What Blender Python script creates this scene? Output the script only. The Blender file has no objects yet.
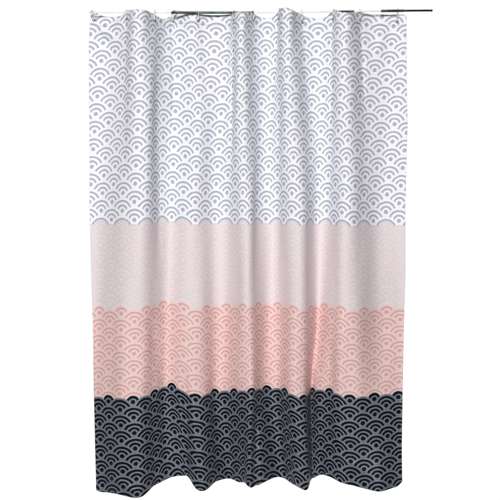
import bpy, bmesh, math
import numpy as np

# ------------------------------------------------------------------ basics
scene = bpy.context.scene
C = scene.collection
S = 0.0041            # metres per unit of the 500-unit layout grid, on the rod's plane
D = 2.6               # camera distance from the rod's plane
H0 = 1.15             # camera height
rng = np.random.default_rng(4)

def link(o, parent=None):
    C.objects.link(o)
    if parent is not None:
        o.parent = parent
    return o

def mesh_obj(name, verts, faces, mat, parent=None, uv=None, smooth=True):
    me = bpy.data.meshes.new(name)
    me.from_pydata([tuple(map(float, v)) for v in verts], [], [tuple(map(int, f)) for f in faces])
    me.polygons.foreach_set('use_smooth', [smooth] * len(me.polygons))
    if uv is not None:
        lay = me.uv_layers.new(name='cloth')
        idx = np.empty(len(me.loops), dtype=np.int32)
        me.loops.foreach_get('vertex_index', idx)
        lay.data.foreach_set('uv', np.asarray(uv, dtype=np.float32)[idx].ravel())
    me.materials.append(mat)
    me.update()
    return link(bpy.data.objects.new(name, me), parent)

def srgb(r, g, b):
    f = lambda c: (c/255/12.92) if c/255 <= .04045 else ((c/255+.055)/1.055)**2.4
    return (f(r), f(g), f(b), 1)

# ------------------------------------------------------------------ node helper
class NT:
    def __init__(self, mat):
        mat.use_nodes = True
        self.t = mat.node_tree
        self.bsdf = self.t.nodes['Principled BSDF']
    def put(self, sock, v):
        if isinstance(v, bpy.types.NodeSocket):
            self.t.links.new(v, sock)
        else:
            sock.default_value = v
    def m(self, op, a, b=None, c=None, clamp=False):
        n = self.t.nodes.new('ShaderNodeMath'); n.operation = op; n.use_clamp = clamp
        self.put(n.inputs[0], a)
        if b is not None: self.put(n.inputs[1], b)
        if c is not None: self.put(n.inputs[2], c)
        return n.outputs[0]
    def sstep(self, x, lo, hi):
        n = self.t.nodes.new('ShaderNodeMapRange'); n.interpolation_type = 'SMOOTHSTEP'
        self.put(n.inputs['Value'], x)
        self.put(n.inputs['From Min'], lo); self.put(n.inputs['From Max'], hi)
        n.inputs['To Min'].default_value = 0; n.inputs['To Max'].default_value = 1
        return n.outputs[0]
    def mix(self, f, a, b):
        n = self.t.nodes.new('ShaderNodeMix'); n.data_type = 'RGBA'
        self.put(n.inputs[0], f); self.put(n.inputs[6], a); self.put(n.inputs[7], b)
        return n.outputs[2]
    def fmix(self, f, a, b):
        n = self.t.nodes.new('ShaderNodeMix'); n.data_type = 'FLOAT'
        self.put(n.inputs[0], f); self.put(n.inputs[2], a); self.put(n.inputs[3], b)
        return n.outputs[0]
    def noise(self, vec, scale, detail=2, rough=.5):
        n = self.t.nodes.new('ShaderNodeTexNoise')
        self.put(n.inputs['Vector'], vec)
        n.inputs['Scale'].default_value = scale
        n.inputs['Detail'].default_value = detail
        n.inputs['Roughness'].default_value = rough
        return n.outputs[0]

# ------------------------------------------------------------------ printed satin
def cloth_material():
    mat = bpy.data.materials.new('printed_polyester')
    g = NT(mat); m = g.m
    uvn = g.t.nodes.new('ShaderNodeUVMap'); uvn.uv_map = 'cloth'
    sep = g.t.nodes.new('ShaderNodeSeparateXYZ'); g.t.links.new(uvn.outputs[0], sep.inputs[0])
    wob = m('MULTIPLY', m('SUBTRACT', g.noise(uvn.outputs[0], 2.3, 1), .5), .10)
    U = m('ADD', sep.outputs[0], wob)
    V = m('ADD', sep.outputs[1], wob)

    def scale_at(k):
        half = m('MULTIPLY', m('SUBTRACT', U, k), .5)
        ic = m('ADD', m('MULTIPLY', m('FLOOR', m('ADD', half, .5)), 2), k)
        dx = m('MULTIPLY', m('SUBTRACT', U, ic), 1.5)
        dy = m('SUBTRACT', k, V)
        d = m('SQRT', m('ADD', m('MULTIPLY', dx, dx), m('MULTIPLY', dy, dy)))
        return ic, d
    k0 = m('FLOOR', m('ADD', V, 1.5))
    k1 = m('SUBTRACT', k0, 1)
    i0, d0 = scale_at(k0)
    i1, d1 = scale_at(k1)
    back = m('GREATER_THAN', d0, 1.5)
    d = g.fmix(back, d0, d1)
    ic = g.fmix(back, i0, i1)
    kc = m('SUBTRACT', k0, back)

    # zones: the print changes colour scale by scale
    # the first scales of a zone keep the outer ring of the zone above them
    s1 = m('GREATER_THAN', d, .97)
    s2 = m('GREATER_THAN', d, .86)
    s3 = m('GREATER_THAN', d, .82)
    b1 = m('GREATER_THAN', m('SUBTRACT', kc, s1), 0.5)
    b2 = m('GREATER_THAN', m('SUBTRACT', kc, s2), 10.5)
    b3 = m('GREATER_THAN', m('SUBTRACT', kc, s3), 21.5)

    # rings and dot
    hw = g.fmix(b3, .112, .148)
    e = .035
    def ring(r):
        a = m('ABSOLUTE', m('SUBTRACT', d, r))
        return m('SUBTRACT', 1, g.sstep(a, m('SUBTRACT', hw, e), m('ADD', hw, e)))
    dotr = g.fmix(b3, .235, .275)
    dot = m('SUBTRACT', 1, g.sstep(d, m('SUBTRACT', dotr, e), m('ADD', dotr, e)))
    ink = m('MAXIMUM', m('MAXIMUM', ring(1.11), ring(.61)), dot)
    blot = g.noise(uvn.outputs[0], 9, 3, .6)
    ink = m('MULTIPLY', ink, m('ADD', .86, m('MULTIPLY', blot, .24)), clamp=True)

    ground = g.mix(b3, g.mix(b2, g.mix(b1, COL['white'], COL['pale']), COL['pink']), COL['slate'])
    line = g.mix(b3, g.mix(b2, g.mix(b1, COL['grey'], COL['blush']), COL['coral']), COL['navy'])
    g.put(g.bsdf.inputs['Base Color'], g.mix(ink, ground, line))
    g.put(g.bsdf.inputs['Roughness'], g.fmix(b3, .56, .48))
    g.put(g.bsdf.inputs['Specular IOR Level'], m('MULTIPLY', g.fmix(b1, .35, g.fmix(b3, .55, .7)), m('SUBTRACT', 1, m('MULTIPLY', ink, m('ADD', .6, m('MULTIPLY', b3, .32))))))
    g.bsdf.inputs['Sheen Weight'].default_value = .04
    # woven surface: fine threads and soft unevenness
    tc = g.t.nodes.new('ShaderNodeTexCoord')
    sepo = g.t.nodes.new('ShaderNodeSeparateXYZ'); g.t.links.new(tc.outputs['Object'], sepo.inputs[0])
    comb = g.t.nodes.new('ShaderNodeCombineXYZ')
    g.put(comb.inputs[0], m('MULTIPLY', sep.outputs[0], 2.0)); g.put(comb.inputs[1], m('MULTIPLY', sep.outputs[1], .55))
    cr = g.noise(comb.outputs[0], .9, 4, .6)
    thr = g.noise(uvn.outputs[0], 22, 3, .7)
    hgt = m('ADD', m('MULTIPLY', cr, .7), m('MULTIPLY', thr, .16))
    bp = g.t.nodes.new('ShaderNodeBump'); bp.inputs['Strength'].default_value = .55
    bp.inputs['Distance'].default_value = .006
    g.put(bp.inputs['Height'], hgt)
    g.put(g.bsdf.inputs['Normal'], bp.outputs[0])
    return mat

COL = dict(
    white=srgb(240, 241, 248), grey=srgb(174, 177, 188),
    pale=srgb(219, 212, 216), blush=srgb(235, 215, 217),
    pink=srgb(233, 205, 203), coral=srgb(215, 168, 165),
    slate=srgb(112, 118, 128), navy=srgb(4, 7, 22))

def plain(name, col, rough, metal=0., mottled=None, scale=30):
    mat = bpy.data.materials.new(name)
    g = NT(mat)
    tc = g.t.nodes.new('ShaderNodeTexCoord')
    n = g.noise(tc.outputs['Object'], scale, 3)
    c2 = mottled or tuple(c*.85 for c in col[:3]) + (1,)
    g.put(g.bsdf.inputs['Base Color'], g.mix(g.sstep(n, .4, .6), col, c2))
    g.bsdf.inputs['Roughness'].default_value = rough
    g.bsdf.inputs['Metallic'].default_value = metal
    return mat

M_cloth = cloth_material()
M_dark = plain('green_reflection_metal', srgb(38, 46, 42), .38, .2, srgb(78, 104, 86), 14)  # green mottle: reflected surroundings put into the colour
M_white = plain('background_white', srgb(250, 250, 250), .5)  # background white, so the made-up rod lengths vanish
M_ring = plain('white_plastic', srgb(236, 234, 226), .35, 0, srgb(212, 208, 196))
M_eyelet = plain('dull_metal', srgb(120, 118, 112), .35, .8)

# ------------------------------------------------------------------ how the curtain hangs
# where each printed column (half-scale index) crosses six heights, grid units
LV = np.array([40, 100, 205, 328, 398, 450.])
COLS = [
 (-1, [89.6,103.2,115.9,125.8,132.4,143.6,152.4,159.4,169.3,179.6,191.4,201.6,215,228.5,233.5,241,248.6,255.5,266.4,277,280.5,290.2,296.5,304.7,316.8,329.5,336.5,347,355.9,364.7,378.6,391.4,404.5]),
 (0, [96.6,110.3,121,128.1,138.9,151.3,156,163.7,175.7,188.4,198.4,209,222,232.8,236.4,246.8,253.2,261,273.2,279,284.8,296.6,303.6,311.3,323,332.2,339.6,352.2,359.7,370,383.4,396.7]),
 (1, [101.6,111.7,122.4,134.2,147.4,154.9,161.2,171.7,182.6,195.4,205,214.5,226.4,234.9,242,251.9,256,265.6,277.4,283.4,291.2,303.7,310,315.6,327.2,334.3,341.6,354.5,363.2,372.9,385.9,398.8]),
 (1, [99.4,109.5,121,134.7,146.4,154.2,163.4,172.7,183.8,197.5,206.8,215,226.7,235.4,242.5,252,258.5,266.9,278.6,285,293.5,305.6,311,315.5,323.5,332,340.2,353.5,364.3,374.4,386.6,400.4]),
 (1, [98.6,108.2,119.7,133,144.7,154.2,162,171.7,182.0,195.7,206.6,214,224.5,234,241.5,252,258.6,265.8,278,284.8,292.2,304.7,308.2,311.6,319.6,329.5,337.3,349.8,362,374.3,385.8,398.3]),
 (1, [101.3,110.6,122,135.6,147.4,156,164.5,176.5,186.2,199,209.3,217.2,227.2,236,243,249,260,270.4,282.3,289,295.4,307.4,310.2,313.4,321,330,339,350.6,363.6,376.4,388.5,399.7]),
]
# fold crests (+) and troughs (-) along the columns at the same heights
EXT = np.array([
 [0.0, 3.6, 7.4, 9.4, 11.4, 14.2, 17.0, 19.8, 23.0, 25.8, 29.5],
 [0.4, 4.2, 7.9, 9.9, 11.8, 14.6, 17.5, 20.5, 23.5, 26.5, 30.2],
 [0.8, 4.3, 8.0, 9.7, 12.5, 15.4, 18.4, 21.5, 24.5, 27.4, 31.0],
 [0.8, 3.9, 7.7, 9.6, 12.5, 15.6, 18.5, 21.6, 24.2, 27.6, 31.6],
 [0.6, 3.9, 7.9, 9.7, 12.7, 16.0, 18.5, 21.7, 23.9, 28.6, 32.5],
 [0.4, 4.0, 8.1, 9.8, 13.0, 16.2, 18.6, 22.0, 23.8, 30.0, 34.0]])
IG = np.linspace(-3, 35, 761)

def pchip(xs, ys, xq):
    xs = np.asarray(xs, float); ys = np.asarray(ys, float)
    h = np.diff(xs); dl = np.diff(ys)/h
    d = np.zeros_like(ys); d[0] = dl[0]; d[-1] = dl[-1]
    for k in range(1, len(xs)-1):
        if dl[k-1]*dl[k] > 0:
            w1 = 2*h[k]+h[k-1]; w2 = h[k]+2*h[k-1]
            d[k] = (w1+w2)/(w1/dl[k-1]+w2/dl[k])
    j = np.clip(np.searchsorted(xs, xq)-1, 0, len(h)-1)
    t = (xq-xs[j])/h[j]
    return ((1+2*t)*(1-t)**2*ys[j]+t*(1-t)**2*h[j]*d[j]+t*t*(3-2*t)*ys[j+1]+t*t*(t-1)*h[j]*d[j+1])

def smooth(a, sig):
    r = int(4*sig)+1
    k = np.exp(-.5*(np.arange(-r, r+1)/sig)**2); k /= k.sum()
    return np.convolve(np.pad(a, r, mode='edge'), k, 'valid')

XT, ZT = [], []
for lv, (i0, xs) in enumerate(COLS):
    ii = np.arange(i0, i0+len(xs)).astype(float)
    xs = np.array(xs, float)
    lo = np.arange(-3, ii[0]); hi = np.arange(ii[-1]+1, 36)
    xs = np.concatenate([xs[0]-12.6*(ii[0]-lo), xs, xs[-1]+13.0*(hi-ii[-1])])
    ii = np.concatenate([lo, ii, hi])
    xg = pchip(ii, xs, IG)
    xg = smooth(xg, 5)
    XT.append(xg)
    dxdi = np.gradient(xg, IG)
    rise = np.sqrt(np.clip(13.6**2-dxdi**2, 0, None))
    # direction: up towards crests, down towards troughs
    ex = EXT[lv]
    seg = np.searchsorted(ex, IG)
    near = np.min(np.abs(IG[:, None]-ex[None, :]), axis=1)
    sgn = np.where(seg % 2 == 1, 1., -1.)*np.clip(near/.55, 0, 1)
    if lv >= 4:
        rise = np.where(IG > 29, rise*.5, rise)
    zz = np.cumsum(rise*sgn)*(IG[1]-IG[0])
    zz = zz-smooth(zz, 75)
    ZT.append(smooth(zz, 9)*1.15)
XT = np.array(XT); ZT = np.array(ZT)

def level_blend(tab, y):                     # smooth blend of the six rows of a table
    y = np.clip(y, LV[0]-25, LV[-1]+30)
    j = int(np.clip(np.searchsorted(LV, y)-1, 0, len(LV)-2))
    t = (y-LV[j])/(LV[j+1]-LV[j])
    tt = t if (t < 0 or t > 1) else t
    return tab[j]*(1-tt)+tab[j+1]*tt

YI = [0, 40, 120, 205, 270, 328, 400, 450, 500]
IL = [-1.12, -1.06, -.45, .05, .25, .48, .62, .50, .42]
IR = [30.75, 31.15, 32.0, 32.5, 32.45, 32.26, 32.32, 32.16, 32.10]
TOPX = [86, 88, 93, 98, 103, 115, 122, 127, 133, 139, 146, 152, 157, 163, 169, 173, 180, 190, 198, 206, 218, 230, 234, 243, 252, 257, 264, 272, 277, 279, 285, 290, 296, 302, 308, 318, 327, 331, 334, 340, 350, 358, 361, 366, 372, 380, 388, 397, 410]
TOPY = [12, 11.5, 10, 14, 16.5, 17.3, 15.5, 10, 10, 9.3, 10, 13, 16.5, 19.5, 17.5, 10, 10.5, 13, 13.5, 14.8, 15.5, 14.5, 11.5, 12, 12, 16, 18.7, 18, 14, 8, 7.3, 8.3, 12, 15, 17.8, 18.8, 17.5, 12, 9, 11.5, 13, 12, 11.5, 13.3, 14.8, 14.3, 15, 14.3, 15.2]
BOTX = [95.2, 97, 100.5, 105, 115, 125, 135, 142, 148, 155, 163, 170, 178, 185, 190, 194, 197, 203, 208, 215, 222, 228, 235, 242, 248, 252, 256, 262, 270, 278, 286, 294, 300, 305, 308, 310, 313, 317, 322, 330, 340, 350, 360, 370, 380, 390, 396, 400, 402]
BOTY = [486, 490, 491.5, 492.5, 494, 496, 497, 496, 492, 486, 480, 477, 475.6, 476.5, 480.5, 486.5, 490, 490.5, 488, 482, 480, 479, 479.5, 482, 486, 488.6, 486.5, 482, 479, 478, 479.5, 483.5, 488, 491.5, 490.5, 484, 478, 475.5, 475, 476.5, 481, 485.5, 488.5, 490, 490.5, 489, 487.5, 484.8, 480.5]

# measured height of some printed rows, column by column
EV = np.arange(0, 33, 2)
T_14 = [96.5,95.7,92.8,92.3,93.6,94.7,96.5,93.6,93.6,96,93.9,95.2,96,94.4,96,97.6,97.6]
T0 = [219.5,219.6,220,218.3,216.9,220.4,218.8,219.6,219.6,218.8,219.6,220.9,219.3,220.5,222,220.9,220.9]
T22 = [400,401.3,402.4,396,387.5,401.3,394.4,394.4,394,390.9,393.6,401.9,393,393.6,401.3,398.9,397]
T28 = [446,447.9,448.9,439.6,430.6,447.6,438,439.6,438,434.3,438,447.3,435.5,438,446.5,445.5,441]
def row_table(T, more=()):
    e = sorted(list(zip(EV, T))+list(more))
    return smooth(pchip([p[0] for p in e], [p[1] for p in e], np.clip(IG, 0, 32)), 9)
R14, R0 = row_table(T_14), row_table(T0)
R22 = row_table(T22, [(9, 394.2)])
R28 = row_table(T28, [(9, 439)])
R11 = (R0+R22)/2+2.6
RT = np.stack([R14-142.4, R14, R0, R11, R22, R28, R28+76.5])
RN = np.array([-30, -14, 0, 11, 22, 28, 38.])
def printed_row(ic, yp):
    tab = np.stack([np.interp(ic, IG, t) for t in RT])
    out = np.empty_like(yp)
    for a in range(len(yp)):
        out[a] = np.interp(yp[a], tab[:, a], RN)
    return out
# sharper creases: from, to, half width, depth (grid units)
CREASES = [
 (311, 330, 311.5, 488, 2.8, -5.5), (317, 350, 318, 480, 5, 1.4),
 (185, 360, 188, 484, 3.4, -4.5), (256, 395, 255, 486, 3.0, -4.5),
 (233.5, 14, 232, 190, 2.4, -4), (278.5, 14, 279, 170, 2.4, -3.5), (333, 16, 331, 150, 2.6, -3),
 (173, 16, 174, 140, 2.6, -2.6), (127, 16, 124, 200, 3.2, -2.0), (156, 40, 158, 300, 4, -3),
 (222, 452, 254, 467, 3.2, 3.6), (226, 460, 250, 472, 3.0, -3.2),
 (92, 20, 121, 38, 3.2, 2.4), (94, 28, 116, 46, 3.4, -2.2), (127, 15, 112, 30, 3, 1.6),
 (300, 462, 288, 474, 3, 2.4), (104, 470, 132, 484, 3.6, 2.0), (346, 455, 372, 474, 4, 2.0),
 (146, 300, 160, 372, 5, -1.6), (330, 330, 338, 430, 5, -2.0), (205, 20, 207, 110, 4, -1.6),
 (360, 18, 364, 120, 3, -2.2), (302, 18, 308, 120, 4, -2.2), (385, 20, 376, 60, 4, 1.2),
 (237, 225, 236, 370, 4, -2.0), (284, 225, 285, 380, 4, -2.4)]
def creases(x, y):
    out = np.zeros_like(x)
    for x0, y0, x1, y1, w_, a_ in CREASES:
        L2 = (x1-x0)**2+(y1-y0)**2
        t = ((x-x0)*(x1-x0)+(y-y0)*(y1-y0))/L2
        tc = np.clip(t, 0, 1)
        d = np.hypot(x-x0-tc*(x1-x0), y-y0-tc*(y1-y0))
        up = 1. if y0 <= 18 else np.clip(t/.4, 0, 1)
        dn = 1. if y1 >= 480 else np.clip((1-t)/.4, 0, 1)
        fade = up*up*dn*dn*(3-2*up)*(3-2*dn)
        out += a_*fade*np.exp(-(d/w_)**2)
    return out

NS, NR = 640, 470
s = np.linspace(0, 1, NS)
# first pass along the top and bottom edges, then straight down between them
def sheet_row(yn, frac):
    il = np.interp(yn, YI, IL); ir = np.interp(yn, YI, IR)
    ic = il+(ir-il)*s
    x = np.interp(ic, IG, level_blend(XT, yn))
    z = np.interp(ic, IG, level_blend(ZT, yn))
    return ic, x, z
def edge_height(x, z, tx, ty):
    y = np.interp(x, tx, ty)
    y = smooth(y, 3)
    return 250+(y-250)*(D-z*S)/D              # height on the rod's plane giving that outline
_, xt, zt = sheet_row(14, 0)
_, xb, zb = sheet_row(484, 1)
yt = edge_height(xt, zt, TOPX, TOPY)
yb = edge_height(xb, zb, BOTX, BOTY)
# far from the edges the weft hangs level: ease the edge wave out over a short distance
fr = np.linspace(0, 1, NR)
VX = np.zeros((NR, NS)); VY = VX.copy(); VZ = VX.copy(); UU = VX.copy(); VV = VX.copy()
mt, mb = 13.0, 484.0
wr = rng.normal(size=(60, 4))
for r, f in enumerate(fr):
    ybase = mt+(mb-mt)*f
    wt = math.exp(-(ybase-mt)/16); wb = math.exp(-(mb-ybase)/22)
    yy = ybase+(yt-mt)*wt+(yb-mb)*wb          # grid height of this weft line
    ic, x, z = sheet_row(ybase, f)
    # small lazy wrinkles, stronger toward the hem
    wk = np.zeros(NS)
    for a in range(26):
        p = wr[a]
        wk += .34*math.exp(-abs(p[3])*.3)*np.sin(ic*(1.1+abs(p[0])*1.4)+ybase*(.004+.022*p[1])+p[2]*7)
    z = z+wk*(.30+.55*f*f)
    # slumped edge near the hem
    z = z+2.2*wb*np.sin(ic*1.9+.6)
    z = z+creases(x, yy)
    k = (D-z*S)/D
    VX[r] = (x-250)*S*k
    VY[r] = -z*S
    VZ[r] = H0-(yy-250)*S
    UU[r] = ic
    VV[r] = printed_row(ic, 250+(yy-250)/k)

def strip(name, r0, r1, thick, parent, push=0.):
    n = r1-r0
    P = np.stack([VX[r0:r1], VY[r0:r1]-push, VZ[r0:r1]], -1).reshape(-1, 3)
    uv = np.stack([UU[r0:r1], VV[r0:r1]], -1).reshape(-1, 2)
    a = (np.arange(n-1)[:, None]*NS+np.arange(NS-1)[None, :]).ravel()
    F = np.stack([a, a+NS, a+NS+1, a+1], -1)
    o = mesh_obj(name, P, F, M_cloth, parent, uv)
    md = o.modifiers.new('thickness', 'SOLIDIFY'); md.thickness = thick; md.offset = 0
    return o

curtain = bpy.data.objects.new('shower_curtain', None); link(curtain)
curtain['label'] = 'shower curtain printed with wave scales in white, pale mauve, coral pink and navy bands'
curtain['category'] = 'curtain'
HT, HB = 11, NR-9
strip('curtain_panel', HT-1, HB+1, .0008, curtain)
strip('top_hem', 0, HT, .0011, curtain)
strip('bottom_hem', HB, NR, .0011, curtain)

# ------------------------------------------------------------------ rod, eyelets, rings
def tube(points, rad, seg=12, closed=False):
    pts = [np.array(p, float) for p in points]; n = len(pts); V = []; F = []
    prev = None
    for k in range(n):
        t = pts[(k+1) % n]-pts[k-1] if closed else pts[min(k+1, n-1)]-pts[max(k-1, 0)]
        t /= np.linalg.norm(t)
        ref = prev if prev is not None else (np.array([0, 0, 1.]) if abs(t[2]) < .9 else np.array([1., 0, 0]))
        b = ref-t*np.dot(ref, t); b /= np.linalg.norm(b); c = np.cross(t, b); prev = b
        rr = rad[k] if hasattr(rad, '__len__') else rad
        for j in range(seg):
            an = 2*math.pi*j/seg
            V.append(pts[k]+rr*(b*math.cos(an)+c*math.sin(an)))
    for k in range(n if closed else n-1):
        for j in range(seg):
            a = k*seg+j; b2 = k*seg+(j+1) % seg
            k2 = ((k+1) % n)*seg
            F.append((a, b2, k2+(j+1) % seg, k2+j))
    if not closed:
        F.append(tuple(range(seg))[::-1]); F.append(tuple((n-1)*seg+j for j in range(seg)))
    return V, F

def gx(x): return (x-250)*S
def gz(y): return H0-(y-250)*S
ROD_Y = 11.6
def rod_pt(x):                                # the thin rod bows a little between its ends
    return (gx(x), 0, gz(ROD_Y+1.0*math.sin((x-88)/344*math.pi)**2-(x-250)*.006))
rod = bpy.data.objects.new('curtain_rod', None); rod.location = (0, 0, 0); link(rod)
rod['label'] = 'thin rod with dark and black lengths, green reflections painted on, white lengths added, running behind the top of the curtain'
rod['category'] = 'curtain rod'
V, F = tube([rod_pt(x) for x in np.linspace(89, 431, 60)], .0024)
mesh_obj('white_stand_in', V, F, M_white, rod)  # made-up white length, coloured to vanish against the background
for a, b, r in ((171.5, 253.5, .0046), (334, 354, .0042), (381, 404, .0050)):  # showing lengths of the dark rod itself, no separate sleeves
    V, F = tube([rod_pt(x) for x in np.linspace(a, b, 24)], r)
    mesh_obj('dark_rod', V, F, M_dark, rod)
M_black = plain('black_metal', srgb(26, 26, 26), .3, .4, srgb(44, 42, 40), 20)
V, F = tube([rod_pt(x) for x in list(np.linspace(404.2, 431, 12))+[431.4, 432.2]], [.0038]*12+[.0050, .0050])
mesh_obj('end_tip', V, F, M_black, rod)

EYE_X = [92.5, 127, 154.5, 173, 198, 234, 253, 279, 302, 333.5, 360, 397.5]
ORD = ['leftmost', 'second', 'third', 'fourth', 'fifth', 'sixth', 'seventh', 'eighth', 'ninth', 'tenth', 'eleventh', 'rightmost']
XS_screen = VX*D/(D+VY)                       # grid x of each cloth vertex as placed
ring0 = None
for k, ex in enumerate(EYE_X):
    row = 7
    j = int(np.argmin(np.abs(XS_screen[row]/S+250-ex)))
    j = min(max(j, 5), NS-6)
    p = np.array([VX[row, j], VY[row, j], VZ[row, j]])
    tx = np.array([VX[row, j+4]-VX[row, j-4], VY[row, j+4]-VY[row, j-4], 0]); tx /= np.linalg.norm(tx)
    nrm = np.array([tx[1], -tx[0], 0])
    if nrm[1] > 0: nrm = -nrm
    pts = [p+nrm*.0016+.0046*(tx*math.cos(a)+np.array([0, 0, 1])*math.sin(a)) for a in np.linspace(0, 2*math.pi, 24, endpoint=False)]
    V, F = tube(pts, .0016, 8, True)
    e = mesh_obj('eyelet', V, F, M_eyelet, curtain)
    # C-shaped plastic ring: over the rod, through the eyelet
    rp = np.array(rod_pt(ex))
    top = rp+np.array([0, 0, .0085])
    bot = p-np.array([0, 0, .003])
    ctr = (top+bot)/2
    hgt = np.linalg.norm(top-bot)/2
    ax = (top-bot)/np.linalg.norm(top-bot)
    side = np.cross(ax, np.array([1., 0, 0])); side /= np.linalg.norm(side)
    side = side*math.cos(.35)+np.array([1., 0, 0])*math.sin(.35)*(1 if k % 2 else -1)
    pts = [ctr-np.array([rp[0], rp[1], rp[2]])+ax*hgt*math.cos(a)+side*.011*math.sin(a) for a in np.linspace(0, 2*math.pi, 36, endpoint=False)]
    V, F = tube(pts, .0014, 8, True)
    o = mesh_obj('curtain_ring', V, F, M_ring)
    o.location = rp
    o['category'] = 'curtain ring'
    o['group'] = 'white rings hanging the curtain from the rod'
    if k == 0: lab = 'leftmost white plastic ring, at the top left corner of the curtain'
    elif k == 11: lab = 'rightmost white plastic ring, beside the black tip of the rod'
    else: lab = ORD[k]+' white plastic ring counted from the left along the rod'
    o['label'] = lab

# ------------------------------------------------------------------ white studio surroundings
w = bpy.data.worlds.new('World'); scene.world = w; w.use_nodes = True
t = w.node_tree; bg = t.nodes['Background']
tc = t.nodes.new('ShaderNodeTexCoord')
sp = t.nodes.new('ShaderNodeSeparateXYZ'); t.links.new(tc.outputs['Generated'], sp.inputs[0])
mr = t.nodes.new('ShaderNodeMapRange'); mr.interpolation_type = 'SMOOTHSTEP'
t.links.new(sp.outputs[1], mr.inputs['Value'])
mr.inputs['From Min'].default_value = .3; mr.inputs['From Max'].default_value = .65
mr.inputs['To Min'].default_value = .13; mr.inputs['To Max'].default_value = 1.02
cb = t.nodes.new('ShaderNodeCombineXYZ')
for q in range(3): t.links.new(mr.outputs[0], cb.inputs[q])
t.links.new(cb.outputs[0], bg.inputs['Color'])
bg.inputs['Strength'].default_value = 1.0

def area(name, loc, target, size, power, col=(1, 1, 1)):
    l = bpy.data.lights.new(name, 'AREA'); l.size = size; l.energy = power; l.color = col
    o = bpy.data.objects.new(name, l); o.location = loc
    d = np.array(target)-np.array(loc)
    from mathutils import Vector
    o.rotation_euler = Vector(d).to_track_quat('-Z', 'Y').to_euler()
    C.objects.link(o)
area('key_lamp', (-.8, -5.2, 2.3), (0, 0, 1.05), .9, 268, (1, .985, .97))

# ------------------------------------------------------------------ camera
cam = bpy.data.cameras.new('camera')
cam.sensor_width = 36
cam.lens = 36*D/(500*S)
cam.clip_end = 100
co = bpy.data.objects.new('camera', cam); C.objects.link(co)
co.location = (0, -D, H0); co.rotation_euler = (math.pi/2, 0, 0)
scene.camera = co
scene.view_settings.view_transform = 'Standard'
scene.view_settings.look = 'None'
scene.view_settings.exposure = 0
scene.view_settings.gamma = 1
scene.render.film_transparent = False
